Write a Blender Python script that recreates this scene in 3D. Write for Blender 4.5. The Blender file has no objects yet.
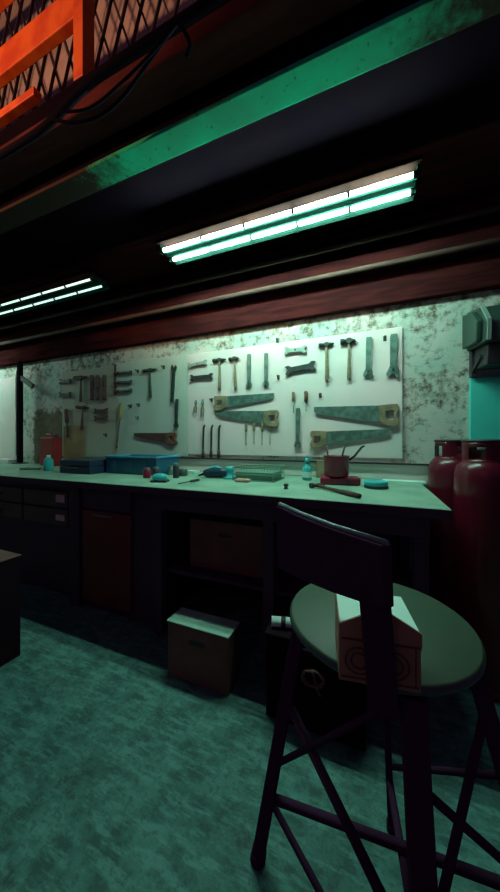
import bpy, bmesh, math, random
from mathutils import Vector, Matrix
random.seed(4)
PI = math.pi
S = bpy.context.scene
C = S.collection
H = 1.2            # eye height
F = 294.0          # focal length in pixels of a 500 px wide frame
HY = 440.0         # horizon row
YAW = math.radians(22.4)
CO, SI = math.cos(YAW), math.sin(YAW)

def ray(u, v):
    a = (u - 250) / F; b = (HY - v) / F
    return Vector((-SI + CO * a, CO + SI * a, b))
def atY(u, v, Y):
    d = ray(u, v); t = Y / d.y
    return Vector((d.x * t, Y, H + d.z * t))
def atZ(u, v, Z):
    d = ray(u, v); t = (Z - H) / d.z
    return Vector((d.x * t, d.y * t, Z))

# ------------------------------------------------------------------ materials
def mat(name, col, col2=None, scale=8.0, lo=0.4, hi=0.65, rough=0.6, metal=0.0, bump=0.0, detail=6.0, stretch=None, spec=0.5):
    m = bpy.data.materials.new(name); m.use_nodes = True
    nt = m.node_tree; N = nt.nodes; L = nt.links
    b = N['Principled BSDF']
    b.inputs['Roughness'].default_value = rough
    b.inputs['Metallic'].default_value = metal
    b.inputs['Specular IOR Level'].default_value = spec if spec > .06 else 0.0
    b.inputs['Base Color'].default_value = (*col, 1)
    if col2 is not None or bump:
        tc = N.new('ShaderNodeTexCoord'); mp = N.new('ShaderNodeMapping')
        if stretch: mp.inputs['Scale'].default_value = stretch
        L.new(tc.outputs['Object'], mp.inputs['Vector'])
        nz = N.new('ShaderNodeTexNoise'); nz.inputs['Scale'].default_value = scale
        nz.inputs['Detail'].default_value = detail
        L.new(mp.outputs['Vector'], nz.inputs['Vector'])
        if col2 is not None:
            r = N.new('ShaderNodeValToRGB')
            r.color_ramp.elements[0].position = lo; r.color_ramp.elements[0].color = (*col, 1)
            r.color_ramp.elements[1].position = hi; r.color_ramp.elements[1].color = (*col2, 1)
            L.new(nz.outputs['Fac'], r.inputs['Fac']); L.new(r.outputs['Color'], b.inputs['Base Color'])
        if bump:
            bp = N.new('ShaderNodeBump'); bp.inputs['Strength'].default_value = bump
            bp.inputs['Distance'].default_value = 0.01
            L.new(nz.outputs['Fac'], bp.inputs['Height']); L.new(bp.outputs['Normal'], b.inputs['Normal'])
    return m
def emit(name, col, s):
    m = bpy.data.materials.new(name); m.use_nodes = True
    b = m.node_tree.nodes['Principled BSDF']
    b.inputs['Base Color'].default_value = (.8, .9, .9, 1)
    b.inputs['Emission Color'].default_value = (*col, 1)
    b.inputs['Emission Strength'].default_value = s
    return m

def mix_node(nt, fac, c1, c2):
    n = nt.nodes.new('ShaderNodeMix'); n.data_type = 'RGBA'
    for k, v in ((0, fac), (6, c1), (7, c2)):
        if hasattr(v, 'links') or hasattr(v, 'is_output'): nt.links.new(v, n.inputs[k])
        elif isinstance(v, tuple): n.inputs[k].default_value = (*v, 1)
        else: n.inputs[k].default_value = v
    return n.outputs[2]
def ramp(nt, src, lo, hi):
    n = nt.nodes.new('ShaderNodeMapRange'); n.inputs['From Min'].default_value = lo; n.inputs['From Max'].default_value = hi
    nt.links.new(src, n.inputs['Value']); return n.outputs['Result']
def noise(nt, vec, scale, detail=6, rough=.5):
    n = nt.nodes.new('ShaderNodeTexNoise'); n.inputs['Scale'].default_value = scale
    n.inputs['Detail'].default_value = detail; n.inputs['Roughness'].default_value = rough
    nt.links.new(vec, n.inputs['Vector']); return n.outputs['Fac']
def math_node(nt, op, a, b):
    n = nt.nodes.new('ShaderNodeMath'); n.operation = op; n.use_clamp = False
    for k, v in ((0, a), (1, b)):
        if isinstance(v, (int, float)): n.inputs[k].default_value = v
        else: nt.links.new(v, n.inputs[k])
    return n.outputs[0]

def peeling_wall():
    m = bpy.data.materials.new('peeling_plaster'); m.use_nodes = True
    nt = m.node_tree; b = nt.nodes['Principled BSDF']; b.inputs['Roughness'].default_value = .85
    tc = nt.nodes.new('ShaderNodeTexCoord'); v = tc.outputs['Object']
    sx = nt.nodes.new('ShaderNodeSeparateXYZ'); nt.links.new(v, sx.inputs[0])
    big = noise(nt, v, 2.2, 4); fine = noise(nt, v, 19, 8, .72); tint = noise(nt, v, 3.1, 3)
    # more flaking towards the top and at the low left end of the wall
    top = ramp(nt, sx.outputs['Z'], 1.75, 2.4)
    left = math_node(nt, 'MULTIPLY', ramp(nt, sx.outputs['X'], -3.15, -3.35), ramp(nt, sx.outputs['X'], -3.80, -3.72))
    low = ramp(nt, sx.outputs['Z'], 1.62, 1.42)
    lowleft = math_node(nt, 'MULTIPLY', left, low)
    mid = ramp(nt, sx.outputs['X'], -2.5, -1.9)
    s = math_node(nt, 'MULTIPLY', big, .35)
    s = math_node(nt, 'ADD', s, math_node(nt, 'MULTIPLY', fine, .65))
    s = math_node(nt, 'ADD', s, math_node(nt, 'MULTIPLY', top, .07))
    s = math_node(nt, 'ADD', s, math_node(nt, 'MULTIPLY', lowleft, .35))
    mask = ramp(nt, s, .51, .63)
    paint = mix_node(nt, ramp(nt, tint, .35, .65), (.66, .60, .54), (.42, .56, .48))
    bare = mix_node(nt, ramp(nt, fine, .45, .65), (.20, .16, .10), (.10, .085, .065))
    col = mix_node(nt, mask, paint, bare)
    nt.links.new(col, b.inputs['Base Color'])
    bp = nt.nodes.new('ShaderNodeBump'); bp.inputs['Strength'].default_value = .5; bp.inputs['Distance'].default_value = .01
    bp.invert = True
    nt.links.new(s, bp.inputs['Height']); nt.links.new(bp.outputs['Normal'], b.inputs['Normal'])
    return m
def floor_mat():
    m = bpy.data.materials.new('worn_concrete'); m.use_nodes = True
    nt = m.node_tree; b = nt.nodes['Principled BSDF']; b.inputs['Roughness'].default_value = .75
    tc = nt.nodes.new('ShaderNodeTexCoord'); v = tc.outputs['Object']
    big = noise(nt, v, 2.6, 5, .6); mid = noise(nt, v, 9, 8, .7); fine = noise(nt, v, 40, 5, .7)
    mp = nt.nodes.new('ShaderNodeMapping'); mp.inputs['Scale'].default_value = (1.0, 5.0, 1.0); mp.inputs['Rotation'].default_value = (0, 0, .9)
    nt.links.new(v, mp.inputs['Vector']); streak = noise(nt, mp.outputs[0], 7, 6, .7)
    c = mix_node(nt, ramp(nt, mid, .42, .58), (.031, .105, .088), (.078, .235, .195))
    c = mix_node(nt, math_node(nt, 'MULTIPLY', ramp(nt, streak, .48, .6), .6), c, (.13, .36, .30))
    c = mix_node(nt, math_node(nt, 'MULTIPLY', ramp(nt, noise(nt, v, 4.5, 8, .75), .55, .64), .8), c, (.022, .05, .045))
    c = mix_node(nt, math_node(nt, 'MULTIPLY', ramp(nt, fine, .52, .64), .6), c, (.04, .08, .07))
    nt.links.new(c, b.inputs['Base Color'])
    bp = nt.nodes.new('ShaderNodeBump'); bp.inputs['Strength'].default_value = .35; bp.inputs['Distance'].default_value = .01
    nt.links.new(mid, bp.inputs['Height']); nt.links.new(bp.outputs['Normal'], b.inputs['Normal'])
    return m

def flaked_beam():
    # flake-spotted green paint; lamp falloff towards both ends is painted as darkening
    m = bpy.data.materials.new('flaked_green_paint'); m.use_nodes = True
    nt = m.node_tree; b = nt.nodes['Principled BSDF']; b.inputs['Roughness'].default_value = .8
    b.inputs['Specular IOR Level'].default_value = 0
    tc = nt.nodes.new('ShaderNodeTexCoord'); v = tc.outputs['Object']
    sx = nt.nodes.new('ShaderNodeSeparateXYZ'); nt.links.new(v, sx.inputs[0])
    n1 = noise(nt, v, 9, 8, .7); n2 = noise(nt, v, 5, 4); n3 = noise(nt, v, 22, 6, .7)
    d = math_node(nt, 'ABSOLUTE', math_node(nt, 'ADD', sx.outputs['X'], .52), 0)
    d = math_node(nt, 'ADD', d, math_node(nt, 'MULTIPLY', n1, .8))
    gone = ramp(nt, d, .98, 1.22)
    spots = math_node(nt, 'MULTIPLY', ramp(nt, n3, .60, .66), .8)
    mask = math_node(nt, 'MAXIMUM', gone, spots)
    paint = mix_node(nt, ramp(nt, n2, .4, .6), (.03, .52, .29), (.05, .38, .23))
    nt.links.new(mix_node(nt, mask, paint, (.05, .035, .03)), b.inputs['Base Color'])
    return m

M = dict(
    wall=peeling_wall(), floor=floor_mat(),
    board=mat('painted_board', (.84, .68, .66), (.58, .68, .60), 1.6, .4, .7, .7, bump=.1),
    board_mint=mat('mint_board', (.48, .60, .50), (.60, .64, .56), 2, .4, .7, .7),
    board_dirty=mat('grimy_board', (.44, .50, .38), (.52, .40, .32), 2, .4, .65, .75, bump=.1),  # olive tone mottled with brown
    tan=mat('tan_hardboard', (.40, .28, .13), (.26, .18, .09), 5, rough=.8),
    teal_sheet=mat('teal_sheet', (.06, .66, .56), (.08, .70, .60), 2, rough=.5),
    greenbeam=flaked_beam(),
    brown=mat('dark_stained_timber', (.11, .03, .028), (.07, .02, .02), 4, rough=.9, stretch=(1, 6, 6), spec=.02),
    rust=mat('red_oxide_timber', (.055, .012, .012), (.028, .008, .009), 5, .4, .6, .85, stretch=(.6, 5, 5), spec=.05),
    purlin=mat('grey_purlin_edge', (.12, .075, .06), (.05, .03, .028), 6, rough=.8, spec=.1, stretch=(.6, 4, 4)),
    deck=mat('dark_deck', (.007, .004, .008), (.009, .005, .008), 3, rough=.95, spec=.02),
    black=mat('black_paint', (.03, .027, .035), (.04, .033, .04), 10, rough=.6),
    blackiron=mat('dark_tool_steel', (.025, .045, .04), (.05, .075, .065), 30, rough=.5, metal=.3),
    steel=mat('dull_steel', (.09, .17, .14), (.17, .30, .25), 20, rough=.45, metal=.4),
    pale_steel=mat('pale_steel', (.28, .42, .36), (.36, .48, .42), 20, rough=.45, metal=.3),
    rusty_tool=mat('rusty_tool', (.07, .03, .03), (.12, .05, .04), 30, rough=.7),
    woodh=mat('worn_wood_handle', (.26, .22, .12), (.17, .15, .08), 14, rough=.6, stretch=(3, 3, .5)),
    sawwood=mat('saw_handle_wood', (.30, .24, .14), (.16, .14, .08), 14, rough=.55),
    sawred=mat('reddish_handle_wood', (.22, .09, .05), (.13, .06, .04), 14, rough=.55),
    top=mat('worktop_green', (.28, .47, .35), (.18, .34, .25), 5, .4, .65, .55, bump=.1),
    cab=mat('bench_carcass', (.050, .022, .050), (.055, .024, .050), 5, rough=.7),
    maroon=mat('maroon_door', (.15, .012, .024), (.12, .012, .02), 4, rough=.5),
    drawer=mat('brown_drawer', (.09, .045, .045), (.06, .03, .035), 6, rough=.6),
    card=mat('cardboard', (.19, .085, .065), (.13, .06, .05), 5, rough=.85),
    cardlid=mat('faded_carton_lid', (.34, .62, .48), (.26, .48, .37), 9, rough=.75),  # pale mint colour paints the lamplight falling on the box top
    card2=mat('pale_cardboard', (.36, .19, .12), (.26, .14, .09), 8, rough=.85),
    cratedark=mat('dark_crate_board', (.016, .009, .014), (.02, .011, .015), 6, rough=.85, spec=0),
    print_=mat('carton_print', (.09, .05, .035), rough=.8),
    paper=mat('white_paper', (.62, .88, .78), rough=.7),
    tagp=mat('label_paper', (.70, .52, .50), rough=.7),
    fixture=mat('fixture_enamel', (.010, .034, .026), rough=.7, spec=.05),
    fixbrown=mat('fixture_back_rust', (.016, .007, .006), (.010, .005, .005), 8, rough=.8, spec=.03),
    tube=emit('lit_tube', (.56, 1.0, .82), 130),
    tube_soft=emit('aged_tube', (.62, 1.0, .84), 100),
    tube_dim=emit('weak_tube', (.7, 1.0, .9), 1.1),
    red=mat('gas_red', (.12, .006, .018), (.09, .005, .014), 5, rough=.28),
    redtin=mat('red_tin', (.42, .03, .03), (.30, .03, .03), 8, rough=.4),
    pot=mat('maroon_enamel', (.30, .012, .045), (.20, .012, .035), 8, rough=.4),
    blue=mat('blue_plastic', (.015, .10, .18), (.02, .13, .21), 5, rough=.4),
    bluerim=mat('pale_blue_plastic', (.08, .38, .55), rough=.4),
    cyan=mat('cyan_enamel', (.05, .52, .52), (.04, .42, .43), 10, rough=.35),
    navy=mat('navy_plastic', (.015, .035, .07), rough=.4),
    pinkish=mat('faded_pink_sponge', (.50, .30, .22), rough=.9),
    mesh_green=mat('grey_green_wire', (.12, .28, .20), rough=.6),
    orange=mat('orange_paint', (.80, .14, .015), (.60, .07, .01), 7, .45, .62, .5),
    taupe=mat('taupe_render', (.66, .52, .46), (.46, .36, .33), 5, rough=.85),
    lattice=mat('dark_lattice_steel', (.03, .02, .025), rough=.6),
    cable=mat('black_cable', (.012, .010, .016), rough=.9, spec=.05),
    seat=mat('green_stool_vinyl', (.035, .085, .05), (.055, .08, .05), 7, .4, .65, .55, bump=.15),
    seatrim=mat('stool_rim', (.05, .08, .075), rough=.5),
    stool=mat('stool_black_metal', (.060, .024, .058), rough=.85, spec=.05),
    chrome=mat('brushed_trim', (.16, .24, .24), rough=.4, metal=.2),
    box_grey=mat('grey_green_metal', (.018, .05, .036), (.04, .085, .065), 6, rough=.5),
    box_dark=mat('sooty_metal', (.05, .07, .06), rough=.5),
)

# ------------------------------------------------------------------ mesh helpers
def xf(bm, verts, loc=(0, 0, 0), rot=None):
    if rot is not None:
        bmesh.ops.rotate(bm, cent=(0, 0, 0), matrix=rot, verts=verts)
    bmesh.ops.translate(bm, vec=loc, verts=verts)
def box(bm, x0, x1, y0, y1, z0, z1, bev=0.0):
    r = bmesh.ops.create_cube(bm, size=1.0)['verts']
    for v in r:
        v.co.x = x0 if v.co.x < 0 else x1
        v.co.y = y0 if v.co.y < 0 else y1
        v.co.z = z0 if v.co.z < 0 else z1
    if bev:
        es = list({e for v in r for e in v.link_edges})
        bmesh.ops.bevel(bm, geom=es, offset=bev, segments=2, affect='EDGES', profile=.5)
    return r
def tube(bm, pts, r, n=10, cap=True, radii=None):
    pts = [Vector(p) for p in pts]
    rings = []
    for i, p in enumerate(pts):
        if i == 0: d = pts[1] - pts[0]
        elif i == len(pts) - 1: d = pts[-1] - pts[-2]
        else: d = (pts[i + 1] - pts[i - 1])
        d.normalize()
        up = Vector((0, 0, 1)) if abs(d.z) < .9 else Vector((1, 0, 0))
        a = d.cross(up).normalized(); b = d.cross(a).normalized()
        rr = radii[i] if radii else r
        rings.append([bm.verts.new(p + a * rr * math.cos(2 * PI * k / n) + b * rr * math.sin(2 * PI * k / n)) for k in range(n)])
    for i in range(len(rings) - 1):
        for k in range(n):
            f = bm.faces.new((rings[i][k], rings[i][(k + 1) % n], rings[i + 1][(k + 1) % n], rings[i + 1][k])); f.smooth = True
    if cap:
        bm.faces.new(rings[0][::-1]); bm.faces.new(rings[-1])
def bar(bm, p, q, w, h):
    """rectangular bar from p to q"""
    p, q = Vector(p), Vector(q); d = (q - p).normalized()
    up = Vector((0, 0, 1)) if abs(d.z) < .95 else Vector((0, 1, 0))
    a = d.cross(up).normalized(); b = a.cross(d).normalized()
    vs = []
    for c in (p, q):
        for sx, sy in ((-1, -1), (1, -1), (1, 1), (-1, 1)):
            vs.append(bm.verts.new(c + a * sx * w / 2 + b * sy * h / 2))
    for f in ((3, 2, 1, 0), (4, 5, 6, 7), (0, 1, 5, 4), (1, 2, 6, 5), (2, 3, 7, 6), (3, 0, 4, 7)):
        bm.faces.new([vs[i] for i in f])
def lathe(bm, prof, n=32, loc=(0, 0, 0), close=True):
    """prof: list of (r, z) from bottom to top"""
    rings = []
    for r, z in prof:
        if r < 1e-5: rings.append([bm.verts.new((loc[0], loc[1], loc[2] + z))])
        else: rings.append([bm.verts.new((loc[0] + r * math.cos(2 * PI * k / n), loc[1] + r * math.sin(2 * PI * k / n), loc[2] + z)) for k in range(n)])
    for A, B in zip(rings, rings[1:]):
        for k in range(n):
            k2 = (k + 1) % n
            if len(A) == 1 and len(B) == 1: continue
            if len(A) == 1: f = bm.faces.new((A[0], B[k2], B[k]))
            elif len(B) == 1: f = bm.faces.new((A[k], A[k2], B[0]))
            else: f = bm.faces.new((A[k], A[k2], B[k2], B[k]))
            f.smooth = True
    if close:
        if len(rings[0]) > 1: bm.faces.new(rings[0][::-1])
        if len(rings[-1]) > 1: bm.faces.new(rings[-1])
def prism(bm, pts, y0, y1):
    """outline in x,z extruded along y (y0 = front)"""
    a = [bm.verts.new((x, y0, z)) for x, z in pts]; b = [bm.verts.new((x, y1, z)) for x, z in pts]
    n = len(pts)
    fs = [bm.faces.new(a), bm.faces.new(b[::-1])]
    for i in range(n):
        fs.append(bm.faces.new((a[i], b[i], b[(i + 1) % n], a[(i + 1) % n])))
    return fs
def obj(name, bm, m, parent=None, bev=0.0):
    bmesh.ops.recalc_face_normals(bm, faces=bm.faces[:])
    me = bpy.data.meshes.new(name); bm.to_mesh(me); bm.free()
    if m is not None: me.materials.append(m)
    o = bpy.data.objects.new(name, me); C.objects.link(o)
    if parent: o.parent = parent
    if bev:
        md = o.modifiers.new('bevel', 'BEVEL'); md.width = bev; md.segments = 2; md.limit_method = 'ANGLE'
    return o
def nb(): return bmesh.new()
def tag(o, label, cat, group=None):
    o['label'] = label; o['category'] = cat
    if group: o['group'] = group
    return o
def thing(name, label, cat, loc=(0, 0, 0), rz=0, group=None):
    o = bpy.data.objects.new(name, None); C.objects.link(o); o.empty_display_size = .05
    o.location = loc; o.rotation_euler = (0, 0, rz)
    return tag(o, label, cat, group)
def struct(name, bm, m, bev=0):
    o = obj(name, bm, m, None, bev); o['kind'] = 'structure'; return o
def sbox(name, m, *a, bev=0):
    bm = nb(); box(bm, *a, bev=bev); return struct(name, bm, m)
def recenter(o):
    """move a mesh's origin to the base of its box"""
    me = o.data
    xs = [v.co for v in me.vertices]
    c = Vector(((min(v.x for v in xs) + max(v.x for v in xs)) / 2, (min(v.y for v in xs) + max(v.y for v in xs)) / 2, min(v.z for v in xs)))
    for v in me.vertices: v.co -= c
    o.location = o.location + c
    return o

# ------------------------------------------------------------------ the setting
WY = 2.30
sbox('floor', M['floor'], -6, 3.5, -3.0, WY + .1, -.1, 0)
sbox('wall_back', M['wall'], -6, 3.5, WY, WY + .12, 0, 2.9)
sbox('wall_left', M['wall'], -6.1, -6, -3.0, WY + .12, 0, 2.9)
# mezzanine deck overhead
DZ = H + 1.53
sbox('ceiling', M['deck'], -6, 3.5, .93, 1.72, DZ - .03, DZ + .05)
# sloping soffit to the wall head
bm = nb()
p = [(1.72, DZ - .03), (1.72, DZ + .05), (2.42, DZ + .05), (2.42, H + .96), (2.26, H + .96), (2.24, DZ - .03)]
a = [bm.verts.new((-6, y, z)) for y, z in p]; b = [bm.verts.new((3.5, y, z)) for y, z in p]
bm.faces.new(a); bm.faces.new(b[::-1])
for i in range(len(p)): bm.faces.new((a[i], b[i], b[(i + 1) % len(p)], a[(i + 1) % len(p)]))
struct('trim_1', bm, M['rust'])
# purlins along the soffit
def purlin(name, y, ztop, h, d, m):
    return sbox(name, m, -6, 3.5, y, y + d, ztop - h, ztop, bev=.008)
purlin('trim_2', 2.17, H + 1.47, .09, .07, M['rust'])
purlin('trim_3', 2.17, H + 1.28, .10, .07, M['rust'])
purlin('trim_4', 2.24, H + 1.04, .095, .058, M['rust'])
for i, (y, z) in enumerate(((2.15, H + 1.36), (2.15, H + 1.17))):  # paler tubes paint the lamplit lower edges of the purlins
    bm = nb(); tube(bm, [(-6, y, z), (3.5, y, z)], .017, 10); struct('trim_%d' % (5 + i), bm, M['purlin'])
# green painted beam
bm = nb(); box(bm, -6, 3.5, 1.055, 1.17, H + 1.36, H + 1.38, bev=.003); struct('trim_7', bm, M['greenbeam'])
sbox('trim_14', M['deck'], -6, 3.5, 1.07, 1.155, H + 1.381, DZ - .035)
# brown edge beam and dark fascia of the deck
bm = nb(); box(bm, -6, 3.5, .90, 1.03, H + 1.43, DZ - .031, bev=.006); struct('trim_8', bm, M['brown'])
bm = nb(); box(bm, -6, 3.5, .905, .929, H + 1.501, DZ + .05); struct('trim_9', bm, M['deck'])
# rendered wall and roof of the loft behind the rail
sbox('wall_loft', M['taupe'], -6, -.35, 1.50, 1.56, DZ + .05, DZ + 2.2)
sbox('wall_upper', M['rust'], -.35, 3.5, 1.50, 1.56, DZ + .05, DZ + 2.2)
sbox('ceiling_loft', M['deck'], -6, 3.5, .2, 1.56, DZ + 2.2, DZ + 2.26)

# boards fixed to the wall
def board(x0, x1, z0, z1, m, label):
    bm = nb(); box(bm, x0, x1, WY - .022, WY - .001, z0, z1, bev=.003)
    o = recenter(obj('wall_board', bm, m)); tag(o, label, 'board'); return o
board(-1.555, .20, 1.07, 1.985, M['board'], 'large white tool board on wall, brightest one, right of the seam')
board(-2.42, -1.562, 1.05, 1.99, M['board_mint'], 'off-white tool board with one dark small saw, left of the brightest board')
board(-5.6, -4.11, .95, 1.99, M['board'], 'pale board on wall left of the dark post, at left picture edge')
board(-3.25, -2.427, 1.02, 1.97, M['board_dirty'], 'dim grimy tool board at the left with red-brown hanging tools')
bm = nb(); box(bm, -3.22, -2.88, WY - .0295, WY - .0225, .921, 1.36, bev=.004)
tag(recenter(obj('hardboard_panel', bm, M['tan'])), 'tan hardboard panel leaning on wall behind bench, right of red tin', 'panel')
bm = nb(); box(bm, .585, 1.6, WY - .03, WY - .001, .0, 1.595, bev=.004)
tag(recenter(obj('sheet_panel', bm, M['teal_sheet'])), 'smooth teal painted sheet panel on wall behind red gas cylinders', 'panel')
# ledge batten below boards
bm = nb(); box(bm, -2.3, .5, WY - .05, WY - .001, 1.0, 1.03); box(bm, -2.3, .5, WY - .035, WY - .001, .925, 1.0)
struct('trim_10', bm, M['board'])
bm = nb(); box(bm, -2.2, .42, WY - .06, WY - .03, 1.03, 1.042); struct('trim_11', bm, M['black'])

# ------------------------------------------------------------------ bench
BT = .92
BF, BB = 1.40, WY - .002
bm = nb(); box(bm, -5.9, .30, BF, BB, BT - .04, BT, bev=.004)
wt = tag(recenter(obj('worktop', bm, M['top'])), 'long green-lit worktop running below the tool wall', 'worktop')
bm = nb(); box(bm, -5.9, .30, BF - .006, BF - .0005, BT - .042, BT - .003)  # dark strip paints the worktop's front edge as unlit
for v in bm.verts: v.co -= wt.location
obj('edge_strip', bm, M['cab'], wt)
fr = thing('bench_frame', 'black bench frame with lower shelf carrying the worktop', 'workbench', (-.6, 1.8, 0))
def lb(name, m, parent, *a, bev=.002):
    """box in world coordinates parented to an unrotated thing"""
    bm = nb(); box(bm, *a, bev=bev); o = obj(name, bm, m, parent)
    l = parent.location if parent.parent is None else parent.parent.location
    for v in o.data.vertices: v.co -= Vector(l)
    return o
for x in (.20, -.50, -1.22):
    lb('leg', M['cab'], fr, x - .03, x + .03, 1.46, 1.52, 0, BT - .041)
    lb('leg', M['cab'], fr, x - .03, x + .03, 2.12, 2.18, 0, BT - .041)
lb('apron', M['cab'], fr, -1.25, .23, 1.44, 1.46, BT - .14, BT - .041)
lb('shelf', M['cab'], fr, -1.25, .23, 1.53, 2.11, .36, .385)
lb('back_panel', M['cab'], fr, -1.25, .23, 2.185, 2.2, 0.0, BT - .041)

cb = thing('base_cabinet', 'maroon-doored base cabinet under the worktop, left of the carton shelf', 'cabinet', (-1.72, 1.85, 0))
lb('body', M['cab'], cb, -2.04, -1.27, 1.52, 2.2, 0, BT - .041)
lb('side_panel', M['cab'], cb, -2.04, -1.94, 1.48, 1.52, 0, BT - .041)
d = lb('door', M['maroon'], cb, -1.92, -1.47, 1.495, 1.518, .06, .70)
lb('handle', M['chrome'], d, -1.80, -1.62, 1.475, 1.49, .672, .682)
dr = lb('drawer', M['cab'], cb, -1.92, -1.47, 1.495, 1.518, .715, .865)

cb2 = thing('drawer_unit', 'brown fronted drawer unit with paper labels at far left under worktop', 'cabinet', (-2.7, 1.85, 0))
lb('body', M['cab'], cb2, -3.6, -2.06, 1.56, 2.2, 0, BT - .041)
for (x0, x1, z0, z1) in ((-2.66, -2.13, .68, .80), (-2.66, -2.13, .54, .665), (-3.3, -2.68, .68, .80), (-3.3, -2.68, .54, .665)):
    g = lb('drawer', M['drawer'], cb2, x0, x1, 1.535, 1.558, z0, z1)
    if x1 > -2.2:
        lb('label_card', M['tagp'], g, x1 - .13, x1 - .03, 1.531, 1.534, z0 + .04, z1 - .02 - (.02 if z0 < .6 else 0))
    else:
        lb('handle', M['black'], g, x0 + .2, x0 + .35, 1.515, 1.533, z0 + .05, z0 + .062)

def carton(label, cx, cy, z, w, d, h, rz, mbody, mlid=None, slot=True, name='cardboard_box'):
    t = thing(name, label, 'box', (cx, cy, z), rz)
    bm = nb(); box(bm, -w / 2, w / 2, -d / 2, d / 2, 0, h - .006, bev=.003); obj('body', bm, mbody, t)
    if mlid:
        bm = nb(); box(bm, -w / 2 - .004, w / 2 + .004, -d / 2 - .004, -.002, h - .006, h, bev=.002); obj('flap', bm, mlid, t)
        bm = nb(); box(bm, -w / 2 - .004, w / 2 + .004, .002, d / 2 + .004, h - .006, h, bev=.002); obj('flap', bm, mlid, t)
    if slot:
        bm = nb(); pts = []
        for k in range(16):
            a = 2 * PI * k / 16; pts.append((.045 * (1 if math.cos(a) > 0 else -1) * .6 + .02 * math.cos(a), h * .72 + .013 * math.sin(a)))
        prism(bm, pts, -d / 2 - .002, -d / 2 + .002); obj('hand_hole', bm, M['black'], t)
    return t
carton('pale-topped brown cardboard box on the floor in front of the bench', -.79, 1.29, 0, .345, .12, .28, 0, M['card'], M['cardlid'])  # depth cut short so only the lit strip of the top shows
carton('brown cardboard box on the shelf under the worktop', -.84, 1.80, .386, .50, .36, .31, 0, M['card'], None, True)
carton('tall dark box with brown lid standing on floor at left picture edge', -2.06, .90, 0, .5, .26, .56, 0, M['cratedark'], M['card'], False)

# clutter on the floor under the bench, behind the stool
t = thing('tool_box', 'dark blue toolbox on floor under bench behind the stool', 'toolbox', (-.12, 1.70, 0), .0)
bm = nb(); box(bm, -.17, .17, -.10, .10, 0, .20, bev=.01); obj('body', bm, M['navy'], t)
bm = nb(); box(bm, -.175, .175, -.105, .105, .201, .255, bev=.015); obj('lid', bm, M['black'], t)
bm = nb(); tube(bm, [(-.07, 0, .25), (-.07, 0, .285), (.07, 0, .285), (.07, 0, .25)], .008); obj('handle', bm, M['black'], t)
for x in (-.1, .1):
    bm = nb(); box(bm, x - .015, x + .015, -.112, -.1055, .16, .23, bev=.002); obj('latch', bm, M['steel'], t)
pc = atY(283, 622, 1.27)
t = thing('cloth_roll', 'small pale rolled cloth lying on dark crate beside the stool seat', 'cloth', (pc.x, pc.y, pc.z - .022), .25)
bm = nb(); tube(bm, [(-.05, 0, .022), (.05, 0, .022)], .021, 14); obj('roll', bm, M['paper'], t)
bm = nb(); tube(bm, [(-.008, 0, .022), (.012, 0, .022)], .0225, 14); obj('tie', bm, M['black'], t)
t = thing('storage_crate', 'dark crate on floor below the bench carrying pale rolled cloth', 'crate', (-.19, 1.33, 0), .0)  # dark crate enlarged forward to stand in for bench shade on the floor
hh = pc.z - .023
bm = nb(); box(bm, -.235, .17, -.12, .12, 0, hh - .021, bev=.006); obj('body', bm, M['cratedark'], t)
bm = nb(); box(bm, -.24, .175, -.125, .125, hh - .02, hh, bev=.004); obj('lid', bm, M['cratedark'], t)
pc = atY(313, 677, 1.195)
t = thing('cord_coil', 'small coil of brownish cord hanging on front of dark crate behind the stool', 'cord', pc)
bm = nb(); pts = []
for k in range(61):
    a = 2 * PI * k / 20; pts.append(((.042 + .004 * math.sin(k)) * math.cos(a), -.002 - .010 * k / 60, (.030 + .003 * math.cos(k * 1.3)) * math.sin(a)))
tube(bm, pts, .0045, 8); obj('coil', bm, M['card'], t)
bm = nb(); tube(bm, [(.0, -.008, .035), (.015, -.010, -.03), (.03, -.009, -.06)], .0045, 8); obj('loose_end', bm, M['card'], t)
bm = nb(); tube(bm, [(0, .0145, .02), (0, -.018, .02), (0, -.020, .035)], .003, 8); obj('hook', bm, M['black'], t)

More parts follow.
